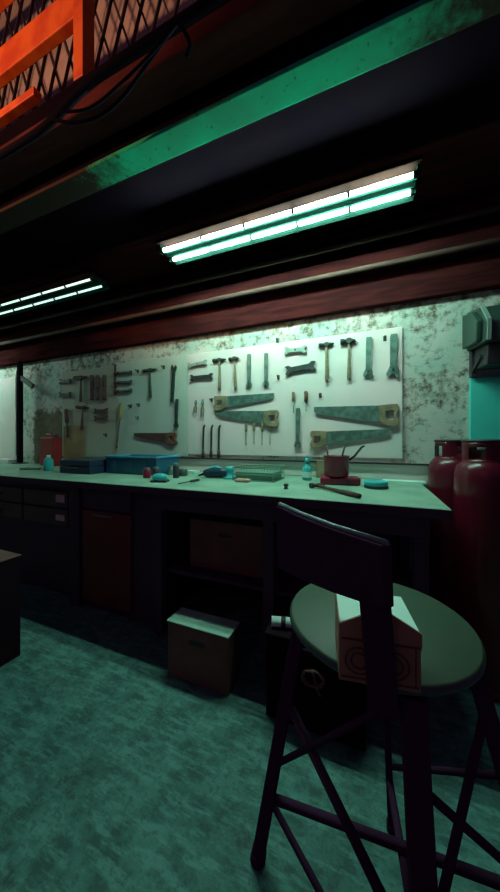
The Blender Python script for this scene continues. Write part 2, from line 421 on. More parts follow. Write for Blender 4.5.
# ------------------------------------------------------------------ gas cylinders
def cylinder(label, x, y, rz):
    t = thing('gas_cylinder', label, 'gas cylinder', (x, y, 0), rz, 'red gas cylinders at the bench end')
    R = .128
    bm = nb(); lathe(bm, [(R * .85, .02), (R, .06), (R, .99), (R * .985, 1.03), (R * .92, 1.065), (R * .78, 1.09), (R * .5, 1.105), (.03, 1.11), (0, 1.11)], 40); obj('body', bm, M['red'], t)
    bm = nb(); lathe(bm, [(R * .9, 0), (R * .92, .002), (R * .92, .05), (R * .86, .05), (R * .86, .002)], 32, close=False); obj('foot_ring', bm, M['red'], t)
    # pierced guard collar: lower band, four uprights, rolled rim
    bm = nb(); r0, r1 = .087, .093
    lathe(bm, [(r0, 1.075), (r1, 1.075), (r1, 1.105), (r0, 1.105)], 40, close=False)
    for k in range(4):
        n = 6; a0 = k * PI / 2 + .25
        for j in range(n):
            a = a0 + j * .13; a2 = a + .135
            vs = [bm.verts.new((r * math.cos(q), r * math.sin(q), z)) for z in (1.10, 1.195) for r, q in ((r0, a), (r1, a), (r1, a2), (r0, a2))]
            for f in ((0, 1, 2, 3), (7, 6, 5, 4), (0, 4, 5, 1), (1, 5, 6, 2), (2, 6, 7, 3), (3, 7, 4, 0)): bm.faces.new([vs[i] for i in f])
    lathe(bm, [(r0, 1.165), (r1, 1.165), (r1, 1.19), (r0, 1.19)], 40, close=False)
    obj('collar', bm, M['red'], t)
    bm = nb(); lathe(bm, [(.090 + .007 * math.cos(q), 1.196 + .007 * math.sin(q)) for q in [2 * PI * j / 8 for j in range(9)]], 40, close=False); obj('rim', bm, M['black'], t)
    bm = nb(); lathe(bm, [(.018, 1.108), (.018, 1.15), (.03, 1.152), (.03, 1.175), (0, 1.178)], 16)
    tube(bm, [(0, 0, 1.135), (.05, 0, 1.135)], .011, 10); obj('valve', bm, M['pale_steel'], t)
cylinder('red gas cylinder beside bench end, further one against wall', .447, 2.06, .5)
cylinder('red gas cylinder nearest the camera, at the right picture edge', .52, 1.79, 1.1)

# ------------------------------------------------------------------ extractor box on the wall
t = thing('extractor_hood', 'grey-green metal extractor hood on wall above red gas cylinders', 'extractor hood', (.54, WY - .002, 1.62))
def profx(bm, prof, x0, x1):
    a = [bm.verts.new((x0, y, z)) for y, z in prof]; b = [bm.verts.new((x1, y, z)) for y, z in prof]; n = len(prof)
    bm.faces.new(a); bm.faces.new(b[::-1])
    for i in range(n): bm.faces.new((a[i], b[i], b[(i + 1) % n], a[(i + 1) % n]))
bm = nb(); profx(bm, [(-.01, .15), (-.34, .115), (-.35, .22), (-.24, .34), (-.01, .40)], .03, .85); obj('canopy', bm, M['box_grey'], t, .006)
bm = nb(); profx(bm, [(-.031, .16), (-.30, .13), (-.31, .24), (-.22, .325), (-.031, .375)], 0, .028); obj('end_cap', bm, M['box_grey'], t, .006)
bm = nb(); profx(bm, [(-.031, .02), (-.27, .005), (-.29, .112), (-.031, .148)], .06, .84); obj('filter_housing', bm, M['black'], t, .004)
bm = nb(); box(bm, .10, .82, -.356, -.352, .13, .20, bev=.001)
for k in range(4): box(bm, .10, .82, -.362, -.357, .135 + k * .018, .143 + k * .018)
obj('front_grille', bm, M['box_dark'], t)
bm = nb(); bar(bm, (.045, -.35, .12), (.045, -.355, .225), .018, .012); bar(bm, (.045, -.355, .225), (.045, -.245, .345), .018, .012); obj('corner_strip', bm, M['pale_steel'], t)
bm = nb(); pts = [(.16 + .02 * k, -.26, .33 + .14 * math.sin(k / 9 * PI / 2)) for k in range(10)]
tube(bm, pts, .022, 12); obj('duct', bm, M['box_grey'], t)
bm = nb(); bar(bm, (.055, -.03, -.02), (.055, -.03, .15), .02, .05); bar(bm, (.055, -.02, .0), (.055, -.20, .07), .016, .016); obj('bracket', bm, M['black'], t)

# ------------------------------------------------------------------ fluorescent fixtures
def fixture(label, x0, x1, y, z, tubemat, lit, skirt=False):
    L = x1 - x0; cx = (x0 + x1) / 2
    t = thing('fluorescent_light', label, 'ceiling light', (cx, y, z), 0)
    h = L / 2
    bm = nb(); box(bm, -h - .04, h + .04, -.09, .075, .036, .062, bev=.004); obj('back_plate', bm, M['fixbrown'], t)
    bm = nb(); box(bm, -h - .02, h + .02, -.022, .022, .0, .039, bev=.003); obj('channel', bm, M['fixture'], t)
    bm = nb()
    vs = [(-h - .02, .024, .036), (h + .02, .024, .036), (h + .02, .108, -.008), (-h - .02, .108, -.008)]
    v1 = [bm.verts.new(v) for v in vs]; v2 = [bm.verts.new((a, b, c + .004)) for a, b, c in vs]
    bm.faces.new(v1); bm.faces.new(v2[::-1])
    for i in range(4): bm.faces.new((v1[i], v2[i], v2[(i + 1) % 4], v1[(i + 1) % 4]))
    obj('reflector', bm, M['fixture'], t)
    for yy in (-.055, .055):
        bm = nb(); tube(bm, [(-h, yy, 0), (h, yy, 0)], .0105 if lit else .008, 14); tb = obj('lamp_tube', bm, tubemat, t)
        for s in (-1, 1):
            bm = nb(); tube(bm, [(s * h, yy, 0), (s * (h + .018), yy, 0)], .016, 14); box(bm, min(s * (h + .018), s * (h + .026)), max(s * (h + .018), s * (h + .026)), yy - .014, yy + .014, -.018, .0395); obj('lamp_holder', bm, M['fixture'], t)
        for k in range(1, 5):
            x = -h + k * L / 5
            bm = nb(); tube(bm, [(x - .008, yy, 0), (x + .008, yy, 0)], .0125, 12); obj('clip', bm, M['black'], tb)
    if skirt:  # added panel, out of view, keeps this lamp's light off the green beam
        bm = nb(); box(bm, -h - .04, h + .04, -.105, -.1005, -.06, .06); obj('skirt', bm, M['fixbrown'], t)
    for s in (-.7, .7):
        bm = nb(); tube(bm, [(s * h, 0, .06), (s * h, 0, DZ - .031 - z)], .005, 8); obj('hanger', bm, M['black'], t)
    return t
fixture('brightly lit twin-tube ceiling light over the middle of the bench', -1.32, .19, 1.70, 2.505, M['tube'], True)
fixture('dim twin-tube ceiling light at the left over the bench', -3.53, -2.05, 1.73, 2.475, M['tube_dim'], False)
fixture('bright twin-tube ceiling light at the far left end of the bench', -5.7, -4.35, 1.70, 2.45, M['tube_soft'], True, True)

# ------------------------------------------------------------------ post at the left
t = thing('support_post', 'dark steel post with a brace standing on bench at far left', 'post', (*atY(20, 400, 2.19).xy, BT))
bm = nb(); box(bm, -.024, .024, -.024, .024, .012, H + .93 - BT, bev=.003); obj('shaft', bm, M['cable'], t)
bm = nb(); box(bm, -.06, .06, -.06, .06, 0, .011, bev=.002); obj('foot_plate', bm, M['black'], t)
bm = nb(); bar(bm, (.02, 0, 1.02), (.24, 0, .90), .03, .05); obj('brace', bm, M['black'], t)
bm = nb(); bar(bm, (-.018, -.027, .1), (-.018, -.027, 1.1), .012, .004); obj('edge_strip', bm, M['rusty_tool'], t)
# pale sill on the bench beyond the post
bm = nb(); box(bm, -5.6, -3.95, 2.12, 2.22, BT, .97, bev=.006)
tag(recenter(obj('timber_plank', bm, M['board'])), 'pale plank lying on bench at far left behind the post', 'plank')

# ------------------------------------------------------------------ tools on the boards
TY = WY - .037
GT = 'hand tools hung on the tool boards'
def wallpt(u, v): 
    p = atY(u, v, TY); return p
def tooltf(p, q):
    """thing location at p, local +x runs toward q along the wall"""
    P, Q = wallpt(*p), wallpt(*q); d = Q - P
    return P, math.atan2(d.z, d.x), d.length
def tthing(name, label, cat, p, q, group):
    P, ang, L = tooltf(p, q)
    t = thing(name, label, cat, P, 0, group); t.rotation_euler = (0, -ang, 0)
    return t, L
def wrench(p, q, label, w=.035, m='steel', double=False, name='wrench', group='wrenches on the tool boards'):
    """open/flared jaw at q"""
    t, L = tthing(name, label, 'wrench', p, q, group)
    s = w * .34
    if double:
        pts = [(0, w * .5), (w * .5, w * .62), (w * .9, s), (L - w * .9, s), (L - w * .5, w * .62), (L, w * .5), (L - w * .35, w * .12), (L - w * .35, -w * .12), (L, -w * .5), (L - w * .5, -w * .62), (L - w * .9, -s), (w * .9, -s), (w * .5, -w * .62), (0, -w * .5), (w * .35, -w * .12), (w * .35, w * .12)]
    else:
        pts = [(0, s * .9), (w * .25, s * 1.15), (L - w * 1.4, s), (L - w * .8, w * .62), (L - w * .2, w * .6), (L, w * .35), (L - w * .5, w * .12), (L - w * .5, -w * .15), (L - w * .05, -w * .45), (L - w * .5, -w * .7), (L - w * .9, -w * .55), (L - w * 1.4, -s), (w * .25, -s * 1.15), (0, -s * .9)]
    bm = nb(); prism(bm, pts, -.008, .008); obj('forged_body', bm, M[m], t, .002)
    x = L - w * .9
    bm = nb(); lathe(bm, [(w * .16, -.011), (w * .16, .011)], 12); bmesh.ops.rotate(bm, verts=bm.verts[:], cent=(0, 0, 0), matrix=Matrix.Rotation(PI / 2, 3, 'X')); bmesh.ops.translate(bm, verts=bm.verts[:], vec=(x if not double else L / 2, 0, 0)); obj('adjuster' if not double else 'stamp', bm, M['blackiron'], t)
    return t
def hammer(hd, end, headlen, label, m='blackiron', hm='woodh', claw=False, sz=.034):
    """hd = pixel of head centre, end = pixel of handle end"""
    t, L = tthing('hammer', label, 'hammer', hd, end, 'hammers on the tool boards')
    P = wallpt(*hd); pxm = (wallpt(hd[0] + headlen / 2, hd[1]) - wallpt(hd[0] - headlen / 2, hd[1])).length; h = pxm / 2
    r = sz / 2
    # local +x is down the handle; local z is across => head along z
    bm = nb()
    tube(bm, [(0, 0, -h), (0, 0, -h * .62), (0, 0, -h * .55), (0, 0, -h * .2)], r, 12, radii=[r * .95, r * .95, r * .7, r * .75])
    box(bm, -r * .85, r * .85, -r * .8, r * .8, -h * .28, h * .3, bev=.003)
    if claw:
        tube(bm, [(0, 0, h * .2), (r * .15, 0, h * .6), (r * .9, 0, h * 1.05)], r * .6, 8, radii=[r * .8, r * .6, r * .2])
    else:
        tube(bm, [(0, 0, h * .2), (0, 0, h * .6), (0, 0, h)], r * .6, 8, radii=[r * .75, r * .6, r * .25])
    obj('head', bm, M[m], t)
    bm = nb(); tube(bm, [(-r, 0, 0), (L * .3, 0, 0), (L * .7, 0, 0), (L * .95, 0, 0), (L, 0, 0)], .01, 10, radii=[.009, .009, .0125, .014, .010]); obj('handle', bm, M[hm], t)
    return t
def saw(tip, heel, hpx, label, flip=1, bm_='steel', hm='sawwood'):
    """tip -> heel along the back edge; blade hangs below; heel holds the handle"""
    t, L = tthing('hand_saw', label, 'saw', tip, heel, 'hand saws on the tool boards')
    P, Q = wallpt(*heel), wallpt(heel[0], heel[1] + hpx); h = (P - Q).length
    s = flip
    HL = min(.13, L * .26)
    bm = nb(); prism(bm, [(0, 0), (L - HL * .5, 0), (L - HL * .5, -s * h * .95), (.02, -s * h * .38), (0, -s * h * .25)], -.0015, .0015); obj('blade', bm, M[bm_], t)
    # closed handle with a hand hole
    x0 = L - HL; bm = nb()
    outer = [(x0, 0), (x0 + HL * .5, s * .006), (L - .01, s * .008), (L, -s * h * .15), (L - HL * .12, -s * h * .5), (L + .005, -s * h * .85), (L - HL * .12, -s * h * 1.06), (x0 + HL * .45, -s * h * 1.05), (x0 + HL * .05, -s * h * .8)]
    cx, cz = x0 + HL * .62, -s * h * .52
    inner = [(cx + (x - cx) * .42, cz + (z - cz) * .42) for x, z in outer]
    for y0, y1 in ((-.012, .012),):
        A = [bm.verts.new((x, y0, z)) for x, z in outer]; B = [bm.verts.new((x, y0, z)) for x, z in inner]
        A2 = [bm.verts.new((x, y1, z)) for x, z in outer]; B2 = [bm.verts.new((x, y1, z)) for x, z in inner]
        n = len(outer)
        for i in range(n):
            j = (i + 1) % n
            bm.faces.new((A[i], A[j], B[j], B[i])); bm.faces.new((A2[j], A2[i], B2[i], B2[j]))
            bm.faces.new((A[i], A2[i], A2[j], A[j])); bm.faces.new((B[i], B[j], B2[j], B2[i]))
    obj('handle', bm, M[hm], t, .003)
    return t
def driver(top, bot, label, m='steel', hm='woodh', name='screwdriver', cat='screwdriver', group='screwdrivers on the tool boards', hr=.011, frac=.4, r=.0035):
    t, L = tthing(name, label, cat, top, bot, group)
    a = L * frac
    bm = nb(); tube(bm, [(0, 0, 0), (a * .15, 0, 0), (a * .5, 0, 0), (a * .9, 0, 0), (a, 0, 0)], hr, 10, radii=[hr * .7, hr, hr * .85, hr, hr * .5]); obj('handle', bm, M[hm], t)
    bm = nb(); tube(bm, [(a, 0, 0), (L * .93, 0, 0), (L, 0, 0)], r, 8, radii=[r, r, r * 1.5]); obj('shank', bm, M[m], t)
    return t
def chisel(top, bot, label, m='blackiron'):
    """pry bar / file hung vertically"""
    t, L = tthing('pry_bar', label, 'pry bar', top, bot, 'pry bars on the tool boards')
    bm = nb(); tube(bm, [(0, 0, .014), (.012, 0, .006), (.03, 0, 0), (L * .75, 0, 0)], .008, 8, radii=[.007, .009, .009, .0085]); obj('bar', bm, M[m], t)
    bm = nb(); tube(bm, [(L * .75, 0, 0), (L * .82, 0, 0), (L, 0, 0)], .012, 10, radii=[.009, .015, .012]); obj('grip', bm, M['rusty_tool'], t)
    return t
def peg(u, v, label, m='blackiron'):
    P = wallpt(u, v); P.y = WY - .0225
    t = thing('wall_hook', label, 'hook', P, 0, 'spare hooks on the tool boards')
    bm = nb(); tube(bm, [(0, 0, 0), (0, -.03, 0), (0, -.036, .012)], .0055, 8); obj('prong', bm, M[m], t)
    bm = nb(); box(bm, -.011, .011, -.003, -.0002, -.018, .018, bev=.001); obj('plate', bm, M[m], t)
def pliers(u, v, hpx, label):
    t, L = tthing('pliers', label, 'pliers', (u, v), (u - 1, v + hpx), 'small pliers on the middle board')
    for s in (-1, 1):
        bm = nb(); tube(bm, [(0, 0, s * .003), (L * .25, 0, s * .010), (L * .35, 0, 0)], .006, 8, radii=[.004, .007, .007])
        obj('jaw', bm, M['steel'], t)
        bm = nb(); tube(bm, [(L * .35, 0, 0), (L * .6, 0, -s * .014), (L, 0, -s * .010)], .005, 8); obj('handle', bm, M['woodh'], t)

# middle board, upper row
wrench((188, 366), (207, 362), 'short pale wrench, upper of two left of middle-board hammers', m='pale_steel', w=.04, double=True)
wrench((190, 378), (213, 376), 'dark double-ended wrench, lower of two left of middle-board hammers', m='blackiron', w=.045, double=True)
hammer((219.5, 360), (219.5, 390), 13, 'dark-headed hammer, first after the wrenches above the crossed saws')
hammer((234.5, 358.5), (235.5, 389), 11, 'dark-headed hammer, second after the wrenches above the crossed saws', claw=True)
wrench((249, 354), (249, 388), 'teal-grey wrench hanging jaw down above the saws, beside a hammer', w=.038)
wrench((266, 353), (266, 387), 'teal-grey wrench hanging jaw down, last in row above the saws', w=.038)
peg(278, 377, 'single reddish hook right of the wrenches on the bright board', 'rusty_tool')
peg(277, 340, 'small dark hook near the top of the bright board'); peg(211, 400, 'small dark hook left of the upper crossed saw')
pliers(196, 400, 13, 'small pliers left of the crossed saws, left one of the pair')
pliers(203, 399, 18, 'small pliers left of the crossed saws, right one of the pair')
saw((274, 393), (214, 397), 13, 'hand saw pointing right, upper of the two in middle of board', flip=-1)
saw((217, 411), (279, 411), 15, 'hand saw pointing left, lower of the two in middle of board')
for i, x in enumerate((203.5, 211.5, 219)):
    chisel((x, 425), (x - .5, 458), 'dark pry bar hanging low, %s of three left of the screwdrivers' % ('leftmost', 'middle', 'rightmost')[i])
for i, x in enumerate((246, 254, 262, 270)):
    driver((x, 423), (x, 445 - i % 2), 'small screwdriver under the lower crossed saw, %s of four from left' % ('first', 'second', 'third', 'fourth')[i])
# right part
wrench((284, 351), (307, 349), 'pale combination wrench, uppermost at right of bright board', m='pale_steel', w=.05, double=True)
wrench((285, 371), (316, 365), 'heavy dark double-ended wrench left of the right-hand hammers', m='blackiron', w=.06, double=True)
hammer((326.5, 344.5), (327, 382), 15, 'hammer with dark head and slim handle, third along the board', hm='woodh')
hammer((349, 341), (349, 380), 17, 'largest claw hammer with pale handle near right end of board', claw=True, sz=.045)
wrench((369, 337), (368, 378), 'teal-grey wrench right of the largest claw hammer, jaw down', w=.05)
wrench((394, 334), (393, 378), 'wide dark-jawed wrench at right end of board', w=.062, m='steel')
peg(385, 338, 'small dark hook between the two rightmost wrenches'); peg(320, 395, 'small dark hook above the right-hand saws', 'rusty_tool')
driver((293.5, 392), (293.5, 413), 'screwdriver left of the right-hand saws, left of the pair', hm='sawwood', hr=.014, frac=.45)
driver((306, 391), (306, 411), 'screwdriver left of the right-hand saws, red-brown grip', hm='sawred', hr=.016, frac=.55)
wrench((298, 408), (297.5, 448), 'long dark wrench hanging below the two screwdrivers beside saws', m='steel', w=.042)
saw((314, 407), (399, 405), 20, 'hand saw pointing left, upper of the two at right')
saw((390, 429), (310, 432), 15, 'hand saw pointing right behind the cooking pot, lower of right pair', flip=-1)
# left boards
for i, v in enumerate((373, 382.5, 391)):
    driver((114, v + .5), (131, v - .5), 'dark rasp lying level, %s of three stacked left of the slim hammer' % ('top', 'middle', 'bottom')[i], m='blackiron', hm='rusty_tool', name='rasp', cat='rasp', group='rasps on the left boards', hr=.017, r=.015, frac=.35)
bm = nb(); pa = wallpt(114, 364); pb = wallpt(114, 395)
box(bm, pa.x - .012, pa.x + .012, TY + .01, TY + .022, pb.z, pa.z, bev=.002)
tag(recenter(obj('hanging_strip', bm, M['rusty_tool'])), 'dark upright strip holding the three level rasps', 'rack')
hammer((150, 370), (150.5, 398), 14, 'dark slim hammer above the small dark saw', hm='blackiron')
peg(137, 371, 'small dark hook left of the slim dark hammer'); peg(163, 367, 'small dark hook right of the slim dark hammer')
peg(130, 406, 'small hook in lower pair above the small dark saw, left one'); peg(138, 405, 'small hook in lower pair above the small dark saw, right one')
peg(137, 418, 'single teal hook above the small dark saw', 'steel'); peg(105, 435, 'single dark hook on grimy board at lower left')
t = wrench((172, 402), (174, 365), 'dark wrench hung jaw up beside the slim hammer', m='blackiron', w=.045)
wrench((177, 399), (176, 428), 'dark wrench hung above the small saw handle', m='blackiron', w=.04)
saw((134, 433), (177, 433), 11, 'small dark saw with reddish handle on off-white board', bm_='rusty_tool', hm='sawred')
driver((121.5, 403), (116.5, 448), 'long thin brownish file hanging beside seam of left boards', name='file', cat='file', hm='tan', m='rusty_tool', group=None, hr=.02, r=.006, frac=.38)
for i, v in enumerate((381.5, 395)):
    wrench((59, v), (71, v - .5), 'short dark wrench at far left of boards, %s one' % ('upper', 'lower')[i], m='blackiron', w=.05, double=True)
hammer((81, 377.5), (80.5, 402), 13, 'red-brown hammer, upper one on grimy left board', m='rusty_tool', hm='rusty_tool', sz=.045)
hammer((83, 407.5), (81.5, 430), 13, 'red-brown hammer, lower one on grimy left board', m='rusty_tool', hm='rusty_tool', sz=.04)
for i, x in enumerate((91.5, 97.5, 104.5)):
    driver((x, 375), (x, 400), 'dark red-brown rasp hanging upright, %s of three on grimy board' % ('left', 'middle', 'right')[i], m='rusty_tool', hm='rusty_tool', name='rasp', cat='rasp', group='rasps on the left boards', hr=.018, r=.015, frac=.5)
for i, v in enumerate((411, 418.5)):
    wrench((94, v), (108, v - .5), 'dark level wrench in lower grimy board pair, %s one' % ('upper', 'lower')[i], m='rusty_tool', w=.045, double=True)
driver((66, 409), (67.5, 437), 'dark file hanging above the tan hardboard panel', name='file', cat='file', hm='rusty_tool', m='blackiron', group=None, hr=.02, r=.01, frac=.5)

# ------------------------------------------------------------------ things on the worktop
def onb(u, v): return atZ(u, v, BT)
# blue bin
pl, pr = onb(118, 479), onb(150, 480)
fx = lambda u, Y: atY(u, 470, Y).x
t = thing('storage_bin', 'blue plastic bin with pale rim on the worktop left of centre', 'bin', (fx(140, 1.95), 1.98, BT))
w = (fx(166, 1.95) - fx(117, 1.95)) / 2
bm = nb()
for (x0, x1, y0, y1) in ((-w, w, -.14, -.132), (-w, w, .132, .14), (-w, -w + .008, -.131, .131), (w - .008, w, -.131, .131)): box(bm, x0, x1, y0, y1, 0, .135)
box(bm, -w + .009, w - .009, -.131, .131, 0, .008); obj('tub', bm, M['blue'], t)
bm = nb()
for (x0, x1, y0, y1) in ((-w - .01, w + .01, -.152, -.13), (-w - .01, w + .01, .13, .152), (-w - .01, -w + .012, -.129, .129), (w - .012, w + .01, -.129, .129)): box(bm, x0, x1, y0, y1, .136, .150, bev=.003)
obj('rim', bm, M['bluerim'], t)
for k in range(3):
    bm = nb(); box(bm, -w + .05 + k * .16, -w + .12 + k * .16, -.147, -.1405, .02, .12, bev=.002); obj('rib', bm, M['blue'], t)
t = thing('tool_case', 'low dark tool case on worktop left of the blue bin', 'case', (fx(90, 1.85), 1.84, BT))
bm = nb(); box(bm, -.18, .18, -.14, .14, 0, .06, bev=.006); obj('base', bm, M['navy'], t)
bm = nb(); box(bm, -.18, .18, -.14, .14, .062, .115, bev=.01); obj('lid', bm, M['navy'], t)
bm = nb(); tube(bm, [(-.05, -.14, .05), (-.05, -.165, .05), (.05, -.165, .05), (.05, -.14, .05)], .006); obj('handle', bm, M['black'], t)
# small jars in front of / beside bin
for i, (u, Y, h, r, m, lab) in enumerate(((147, 1.72, .075, .028, 'pot', 'small dark reddish jar before the blue bin, left of pair'), (156, 1.70, .085, .026, 'black', 'small black jar before the blue bin, behind the cyan sander'),
                                       (176, 1.80, .11, .022, 'black', 'slim black spray can right of the blue bin'), (171, 1.95, .07, .03, 'steel', 'small grey tin between blue bin and spray can'),
                                       (183, 1.93, .055, .035, 'box_dark', 'squat dark tin right of the slim spray can'))):
    P = (fx(u, Y), Y, BT); t = thing('jar' if 'jar' in lab else 'tin' if 'tin' in lab else 'spray_can', lab, 'can' if 'can' in lab else 'jar' if 'jar' in lab else 'tin', P)
    bm = nb(); lathe(bm, [(r * .95, 0), (r, .004), (r, h * .78), (r * .8, h * .85)], 20); obj('body', bm, M[m], t)
    bm = nb(); lathe(bm, [(r * .82, h * .852), (r * .85, h * .86), (r * .85, h), (0, h + .001)], 20); obj('lid', bm, M['steel'], t)
P = onb(160, 482)
t = thing('palm_sander', 'small cyan palm sander on worktop before the blue bin', 'power tool', P, .3)
bm = nb(); box(bm, -.055, .055, -.035, .035, 0, .014, bev=.004); obj('pad', bm, M['black'], t)
bm = nb(); lathe(bm, [(.04, .015), (.045, .025), (.042, .04), (.034, .052), (.015, .058), (0, .059)], 20); bmesh.ops.scale(bm, verts=bm.verts[:], vec=(1.2, .8, 1)); obj('housing', bm, M['cyan'], t)
P = onb(192, 473)
bm = nb(); box(bm, P.x - .045, P.x + .045, P.y - .03, P.y + .05, BT, BT + .022, bev=.003); tag(recenter(obj('paper_pad', bm, M['paper'])), 'small white pad on worktop left of navy angle grinder', 'notepad')
# angle grinder style power tool
P = onb(219, 478)
t = thing('power_tool', 'navy and cyan power tool lying on worktop below the pry bars', 'power tool', P, .1)
bm = nb(); tube(bm, [(-.12, 0, .034), (-.10, 0, .034), (.0, 0, .038), (.06, 0, .04), (.075, 0, .04)], .03, 16, radii=[.022, .03, .033, .036, .026]); obj('motor_housing', bm, M['navy'], t)
bm = nb(); lathe(bm, [(.045, .0), (.055, .006), (.055, .012), (.03, .018), (.032, .05), (.036, .078), (.026, .088), (0, .09)], 24, loc=(.085, 0, 0)); obj('gear_head', bm, M['cyan'], t)
bm = nb(); tube(bm, [(.02, 0, .068), (-.03, 0, .082), (-.08, 0, .062)], .012, 10); obj('grip', bm, M['cyan'], t)
bm = nb(); tube(bm, [(-.12, 0, .034), (-.17, .02, .012), (-.2, .07, .006), (-.15, .12, .006)], .005, 8); obj('power_cord', bm, M['cable'], t)
# wire tray
t = thing('wire_basket', 'low grey-green wire basket on worktop under the screwdrivers', 'basket', (fx(256, 1.9), 1.96, BT))
w = (fx(276, 1.9) - fx(236, 1.9)) / 2; bm = nb()
for z in (.004, .045, .09):
    tube(bm, [(-w, -.12, z), (w, -.12, z), (w, .12, z), (-w, .12, z), (-w, -.12, z)], .004, 6)
obj('rings', bm, M['mesh_green'], t); bm = nb()
for k in range(15):
    x = -w + 2 * w * k / 14
    tube(bm, [(x, -.12, .09), (x, -.12, .004), (x, .12, .004), (x, .12, .09)], .0022, 5)
for k in range(1, 8):
    y = -.12 + .24 * k / 8
    tube(bm, [(-w, y, .09), (-w, y, .004), (w, y, .004), (w, y, .09)], .0022, 5)
obj('wires', bm, M['mesh_green'], t)
bm = nb(); box(bm, -w + .012, w - .012, -.105, .105, .008, .06, bev=.004); obj('liner', bm, M['mesh_green'], t)
P = onb(243, 482); bm = nb(); box(bm, P.x - .05, P.x + .05, P.y - .03, P.y + .03, BT, BT + .022, bev=.009); tag(recenter(obj('sponge', bm, M['pinkish'])), 'flat pinkish sponge on worktop before the wire basket', 'sponge')
P = onb(286, 489); t = thing('knob', 'small black knob alone on worktop middle', 'knob', P)
bm = nb(); lathe(bm, [(.013, 0), (.014, .002), (.010, .010), (.008, .014)], 16); obj('base', bm, M['black'], t)
bm = nb(); lathe(bm, [(.008, .0145), (.014, .018), (.014, .027), (.009, .031), (0, .032)], 16); obj('cap', bm, M['black'], t)
def lying(pu, qu, label, r, m1, m2, frac=.45, name='screwdriver', cat='screwdriver'):
    A, B = onb(*pu), onb(*qu); d = B - A; t = thing(name, label, cat, A, math.atan2(d.y, d.x)); L = d.length
    bm = nb(); tube(bm, [(0, 0, r), (L * .05, 0, r), (L * frac * .9, 0, r), (L * frac, 0, r)], r, 10, radii=[r * .8, r, r * .9, r * .5]); obj('handle', bm, M[m1], t)
    bm = nb(); tube(bm, [(L * frac, 0, r), (L, 0, r * .8)], r * .35, 8); obj('shank', bm, M[m2], t)
lying((199, 481), (178, 485), 'dark screwdriver lying on worktop before the navy power tool', .009, 'blackiron', 'blackiron')
# claw hammer lying
A, B = onb(317, 488), onb(360, 499); d = B - A
t = thing('hammer', 'hammer lying on worktop in front of the maroon pot', 'hammer', A, math.atan2(d.y, d.x)); L = d.length
bm = nb(); tube(bm, [(0, -.045, .016), (0, -.028, .016), (0, -.02, .016), (0, .015, .016), (0, .055, .012)], .014, 12, radii=[.016, .016, .011, .012, .004]); obj('head', bm, M['black'], t)
bm = nb(); tube(bm, [(0, 0, .016), (L * .4, 0, .014), (L * .8, 0, .014), (L, 0, .014)], .01, 10, radii=[.009, .009, .0135, .011]); obj('handle', bm, M['rusty_tool'], t)
# cyan tape roll / dish
P = onb(376, 488)
t = thing('enamel_dish', 'round cyan enamel dish on worktop right of the pot', 'dish', P)
bm = nb(); lathe(bm, [(.045, 0), (.058, .004), (.066, .028), (.066, .042), (.060, .044), (.053, .03), (.04, .016), (0, .014)], 28); obj('bowl', bm, M['cyan'], t)
bm = nb(); lathe(bm, [(.0645, .002), (.068, .006), (.066, .016), (.0645, .018)], 28, close=False); obj('dark_band', bm, M['navy'], t)
# cyan bottle
P = onb(307, 480)
t = thing('spray_bottle', 'cyan bottle standing on worktop left of the maroon pot', 'bottle', P)
bm = nb(); lathe(bm, [(.03, 0), (.033, .006), (.033, .075), (.026, .095), (.013, .108), (.012, .12)], 24); obj('body', bm, M['cyan'], t)
bm = nb(); lathe(bm, [(.015, .121), (.015, .145), (.010, .15), (0, .151)], 16); bar(bm, (-.012, 0, .15), (.04, 0, .152), .012, .014); obj('spray_head', bm, M['cyan'], t)
bm = nb(); lathe(bm, [(.0336, .02), (.0336, .06)], 24, close=False); obj('paper_band', bm, M['paper'], t)
# pot on a burner
P = onb(338, 484)
t = thing('glue_burner', 'dark maroon burner base on worktop beneath the pot', 'burner', P, .15)
bm = nb(); box(bm, -.11, .13, -.06, .075, 0, .048, bev=.012); obj('base', bm, M['pot'], t)
bm = nb(); lathe(bm, [(.05, .049), (.05, .052), (0, .0525)], 24); obj('hot_plate', bm, M['black'], t)
for x in (.06,):
    bm = nb(); tube(bm, [(x, -.061, .024), (x, -.073, .024)], .010, 12); obj('dial', bm, M['black'], t)
t = thing('saucepan', 'dark maroon pot with upright brushes on the burner', 'pot', (P.x - .01, P.y, BT + .053), .15)
bm = nb(); lathe(bm, [(.068, 0), (.074, .005), (.078, .125), (.080, .128), (.075, .128), (.070, .01), (0, .008)], 32); obj('bowl', bm, M['pot'], t)
bm = nb(); tube(bm, [(.078, -.01, .10), (.11, -.02, .13), (.15, -.03, .185), (.165, -.032, .19)], .007, 8); obj('handle', bm, M['black'], t)
bm = nb(); lathe(bm, [(.0795, .122), (.083, .125), (.0795, .128)], 32, close=False); obj('rim', bm, M['black'], t)
for i, (x, dx, lab) in enumerate(((-.035, -.03, 'brush with dark wooden stem leaning left in the pot'), (.01, .045, 'thin rod leaning right in the pot'))):
    s = thing('paint_brush' if i == 0 else 'stirring_rod', lab, 'brush' if i == 0 else 'rod', (P.x - .01 + x, P.y, BT + .0625))
    bm = nb(); tube(bm, [(0, 0, .02), (dx, 0, .19)], .006, 8); obj('stem', bm, M['rusty_tool' if i == 0 else 'black'], s)
    bm = nb(); bar(bm, (0, 0, 0.001), (0, 0, .02), .02, .01); obj('tip', bm, M['tan'], s)
# tan carton left of the pot
P = onb(321, 478); bm = nb(); box(bm, P.x - .035, P.x + .03, P.y, P.y + .07, BT, BT + .13, bev=.003); tag(recenter(obj('small_carton', bm, M['sawwood'])), 'narrow tan carton on worktop between cyan bottle and pot', 'carton')
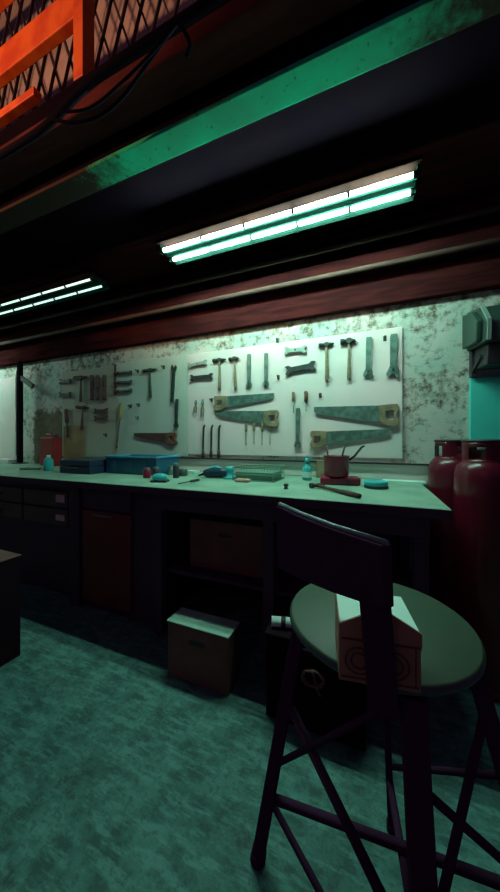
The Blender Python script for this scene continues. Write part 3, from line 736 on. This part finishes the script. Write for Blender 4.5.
# paper sheets at the right end
A = atY(405, 474, 2.16); bm = nb(); box(bm, A.x - .13, A.x + .12, A.y - .02, A.y + .06, BT, BT + .012); tag(recenter(obj('paper_stack', bm, M['paper'])), 'pale papers at back of worktop left of the gas cylinders', 'papers')
# left end
P = atY(52, 476, 1.86)
t = thing('fuel_can', 'red tin can with handle at left on worktop below flaking plaster', 'can', (fx(51, 2.15), 2.15, BT))
bm = nb(); box(bm, -.115, .115, -.05, .05, 0, .31, bev=.012); obj('body', bm, M['redtin'], t)
bm = nb(); tube(bm, [(-.07, 0, .31), (-.07, 0, .345), (.03, 0, .345), (.03, 0, .31)], .009); obj('handle', bm, M['redtin'], t)
bm = nb(); tube(bm, [(.08, 0, .305), (.085, 0, .34)], .016, 12); obj('cap', bm, M['black'], t)
t = thing('plastic_bottle', 'small teal bottle with white cap before the red tin', 'bottle', (fx(48.5, 1.8), 1.8, BT))
bm = nb(); lathe(bm, [(.035, 0), (.038, .005), (.038, .09), (.03, .11), (.014, .12)], 20); obj('body', bm, M['cyan'], t)
bm = nb(); lathe(bm, [(.016, .1205), (.016, .14), (0, .141)], 14); obj('cap', bm, M['paper'], t)
t = thing('clamp', 'dark metal clamp lying on worktop at foot of the post', 'clamp', (fx(30, 1.75), 1.75, BT), .4)
bm = nb(); tube(bm, [(-.09, 0, .012), (.09, 0, .012)], .009, 8); tube(bm, [(-.08, 0, .012), (-.08, .09, .012)], .009, 8); obj('frame', bm, M['steel'], t)
bm = nb(); tube(bm, [(.06, 0, .012), (.06, .09, .012), (.06, .12, .012)], .006, 8); tube(bm, [(.035, .12, .012), (.085, .12, .012)], .004, 8); obj('screw', bm, M['pale_steel'], t)

# ------------------------------------------------------------------ stool
SZ = .75
SC = Vector((.012, .822))
t = thing('bar_stool', 'dark high stool with round green seat and low backrest in foreground', 'stool', (SC.x, SC.y, 0))
ST = Vector((SC.x, SC.y, 0))
bm = nb(); lathe(bm, [(.205, SZ - .022), (.216, SZ - .02), (.219, SZ - .010), (.217, SZ - .003), (.213, SZ), (0, SZ)], 64); obj('seat', bm, M['seat'], t)
bm = nb(); lathe(bm, [(.2165, SZ - .0205), (.2205, SZ - .016), (.2205, SZ - .008), (.2175, SZ - .003)], 64, close=False); obj('seat_rim', bm, M['seatrim'], t)
bm = nb(); lathe(bm, [(.12, SZ - .06), (.19, SZ - .0225)], 40); obj('seat_plate', bm, M['stool'], t)
top = {'A': (-.185, .835), 'N': (.075, .655), 'R': (.21, .80), 'F': (.03, .98)}
foot = {'A': (-.30, .785), 'N': (.103, .60), 'R': (.40, .87), 'F': (.058, 1.0)}
def lp(k, z):
    f = 1 - z / .70; a, b = top[k], foot[k]
    return Vector((a[0] + (b[0] - a[0]) * f, a[1] + (b[1] - a[1]) * f, z)) - ST
for k, wd in (('A', .034), ('N', .046), ('R', .034), ('F', .02)):
    bm = nb(); bar(bm, lp(k, .02), lp(k, SZ - .045), wd, wd); o = obj('leg', bm, M['stool'], t, .003)
    bm = nb(); tube(bm, [lp(k, 0), lp(k, .03)], .022 if k != 'F' else .014, 12); obj('rubber_foot', bm, M['stool'], o)
def brace(a, za, b, zb, r=.009):
    bm = nb(); tube(bm, [lp(a, za), lp(b, zb)], r, 8); obj('stretcher', bm, M['stool'], t)
brace('A', .18, 'R', .18, .012); brace('F', .16, 'N', .17, .010)
brace('A', .46, 'N', .20, .012); brace('A', .18, 'N', .03, .009); brace('A', .27, 'N', .70, .008)
brace('N', .54, 'R', .19, .009); brace('N', .24, 'R', .60, .009)
brace('R', .45, 'F', .2, .008); brace('F', .50, 'A', .6, .008)
# backrest: panel from left end to right end
E0 = Vector((-.221, .741, 1.03)) - ST; E1 = Vector((.024, .525, 1.03)) - ST
E0b = Vector((-.215, .735, .872)) - ST; E1b = Vector((.028, .530, .925)) - ST
nrm = Vector((.659, .752, 0)) * .012
bm = nb()
pp = [E0, E0.lerp(E1, .33) , E0.lerp(E1, .66), E1, E1b, E1b.lerp(E0b, .33), E1b.lerp(E0b, .66), E0b]
bow = [0, -.012, -.012, 0, 0, -.012, -.012, 0]
f = [bm.verts.new(q + nrm.normalized() * (b - .012)) for q, b in zip(pp, bow)]
g = [bm.verts.new(q + nrm.normalized() * (b + .012)) for q, b in zip(pp, bow)]
for q in (f, g):
    for i in range(3): bm.faces.new((q[i], q[i + 1], q[6 - i], q[7 - i]))
for i in range(8): bm.faces.new((f[i], f[(i + 1) % 8], g[(i + 1) % 8], g[i]))
br = obj('backrest', bm, M['stool'], t, .003)
bm = nb()
pts = [E0, E0.lerp(E1, .33), E0.lerp(E1, .66), E1]
tube(bm, [q + nrm.normalized() * b + Vector((0, 0, .003)) for q, b in zip(pts, bow)], .0055, 8); obj('edge_trim', bm, M['chrome'], br)
bm = nb(); bar(bm, Vector((.004, .548, .95)) - ST, Vector((.022, .600, SZ - .05)) - ST, .05, .03); obj('backrest_post', bm, M['stool'], t, .004)

# carton on the seat
P = Vector((.003, .645)); ang = math.atan2(.023, .139)
t = thing('cardboard_box', 'small open brown carton with white top lying on stool seat', 'box', (P.x, P.y, SZ + .001), ang)
bm = nb(); box(bm, -.070, .070, -.062, .062, 0, .104, bev=.002); obj('body', bm, M['card2'], t)
bm = nb(); box(bm, -.068, .068, -.058, .062, .1045, .108, bev=.001); obj('white_sheet', bm, M['paper'], t)
bm = nb(); prism(bm, [(-.070, .080), (.070, .080), (.070, .108), (.004, .146), (-.070, .108)], -.0665, -.0625); obj('flap', bm, M['card2'], t)
bm = nb()
for cx in (-.035, .025):
    for r0 in (.024, .014):
        pts = [(cx + r0 * math.cos(2 * PI * k / 20), -.0675, .045 + r0 * math.sin(2 * PI * k / 20)) for k in range(21)]
        tube(bm, pts, .0016, 5, cap=False)
box(bm, -.066, .066, -.0685, -.067, .082, .085); box(bm, -.066, .066, -.0635, -.0622, .008, .011); box(bm, .060, .062, -.0635, -.0622, .008, .078)
obj('printed_mark', bm, M['print_'], t)

# ------------------------------------------------------------------ loft rail, lattice, cables
ry = .93; rx = atY(84, 40, ry).x
bm = nb(); box(bm, rx - .03, rx + .03, ry - .03, ry + .03, DZ + .051, DZ + 1.3, bev=.003)
t = thing('guard_rail', 'orange painted guard rail on the edge of the loft', 'railing', (rx, ry, DZ + .051))
for v in bm.verts: v.co -= Vector(t.location)
obj('post', bm, M['orange'], t)
zz = lambda u, v: atY(u, v, ry).z
def rail(name, x0, x1, z0, z1, dy=.02):
    bm = nb(); box(bm, x0, x1, ry - dy, ry + dy, z0, z1, bev=.004)
    for v in bm.verts: v.co -= Vector(t.location)
    return obj(name, bm, M['orange'], t)
rail('rail', -4.5, rx - .031, zz(40, 52), zz(40, 22))
rail('rail', -4.5, rx - .031, zz(0, 6), zz(0, 6) + .09)
rail('toe_rail', -4.5, -1.50, zz(0, 124), zz(0, 124) + .04)
lt = thing('lattice_screen', 'dark diamond lattice screen behind the orange guard rail', 'screen', (-2.3, 1.12, DZ + .051))
bm = nb(); n = 0
x = -2.3
while x < 2.4:
    for s in (-1, 1):
        a = Vector((x, 0 if s > 0 else .012, 0)); b = Vector((x + s * .55, 0 if s > 0 else .012, 1.5))
        if -2.3 <= b.x <= 2.3 or True: bar(bm, a, b, .014, .008)
    x += .125
obj('lattice_bars', bm, M['lattice'], lt)
bm = nb(); box(bm, -2.4, 2.4, -.03, .03, -.0, .03); obj('bottom_channel', bm, M['lattice'], lt)
bm = nb(); box(bm, -2.4, 2.4, -.03, .03, 1.5, 1.54); obj('top_channel', bm, M['lattice'], lt)

def cable(label, pts, Y, r):
    bm = nb(); P = [atY(u, v, Y) for u, v in pts]
    # smooth
    Q = []
    for i in range(len(P) - 1):
        p0 = P[max(i - 1, 0)]; p1 = P[i]; p2 = P[i + 1]; p3 = P[min(i + 2, len(P) - 1)]
        for k in range(6):
            s = k / 6
            Q.append(.5 * ((2 * p1) + (p2 - p0) * s + (2 * p0 - 5 * p1 + 4 * p2 - p3) * s * s + (3 * p1 - p0 - 3 * p2 + p3) * s ** 3))
    Q.append(P[-1]); tube(bm, Q, r, 8)
    return tag(recenter(obj('cable', bm, M['cable'])), label, 'cable')
cable('thick black cable running along the loft edge', [(-20, 168), (30, 138), (55, 118), (80, 92), (110, 68), (150, 42), (190, 18), (225, -8)], .825, .016)
cable('long black cable sagging in a deep loop below the loft edge', [(52, 119), (75, 123), (100, 116), (122, 98), (140, 74), (160, 46), (178, 22)], .795, .006)
cable('short black cable hooked at the right of the loops', [(178, 22), (186, 34), (190, 46), (186, 58)], .785, .006)
cable('thin black cable in the shallower inner loop', [(60, 112), (90, 108), (120, 84), (150, 55), (176, 24)], .775, .005)

# ------------------------------------------------------------------ lights
def light(name, kind, loc, e, col, size=.1, rot=None, spot=None):
    l = bpy.data.lights.new(name, kind); l.energy = e; l.color = col
    if kind == 'AREA': l.size = size
    elif kind in ('POINT', 'SPOT'): l.shadow_soft_size = size
    if spot: l.spot_size = spot; l.spot_blend = .5
    o = bpy.data.objects.new(name, l); C.objects.link(o); o.location = loc
    if rot: o.rotation_euler = rot
    return o
def look(o, tgt):
    d = Vector(tgt) - o.location; o.rotation_euler = d.to_track_quat('-Z', 'Y').to_euler()
# warm bulb of the loft, hung over the rail on the street side
o = light('loft_lamp', 'SPOT', (-2.3, -.7, 2.75), 135, (1, .46, .24), .06, spot=1.5); look(o, (-1.8, 1.0, 3.5))
# added reddish fill light behind the camera, warms soffit and cabinet fronts
light('garage_bulb', 'POINT', (-.6, -1.3, 2.3), 3.4, (1, .36, .42), .12)

w = bpy.data.worlds.new('night'); S.world = w; w.use_nodes = True
bg = w.node_tree.nodes['Background']; bg.inputs[0].default_value = (.70, .36, .95, 1); bg.inputs[1].default_value = .05

# ------------------------------------------------------------------ camera
cam = bpy.data.cameras.new('camera'); co = bpy.data.objects.new('camera', cam); C.objects.link(co)
cam.sensor_fit = 'HORIZONTAL'; cam.sensor_width = 36; cam.lens = 36 * F / 500
cam.shift_y = -(HY - 446) / 500 * -1.0
co.location = (0, 0, H); co.rotation_euler = (PI / 2, 0, YAW)
cam.clip_start = .02
S.camera = co
S.view_settings.view_transform = 'Standard'; S.view_settings.look = 'None'
S.view_settings.exposure = .04; S.view_settings.gamma = 1; S.view_settings.use_curve_mapping = False
S.cycles.use_denoising = True
S.cycles.max_bounces = 6
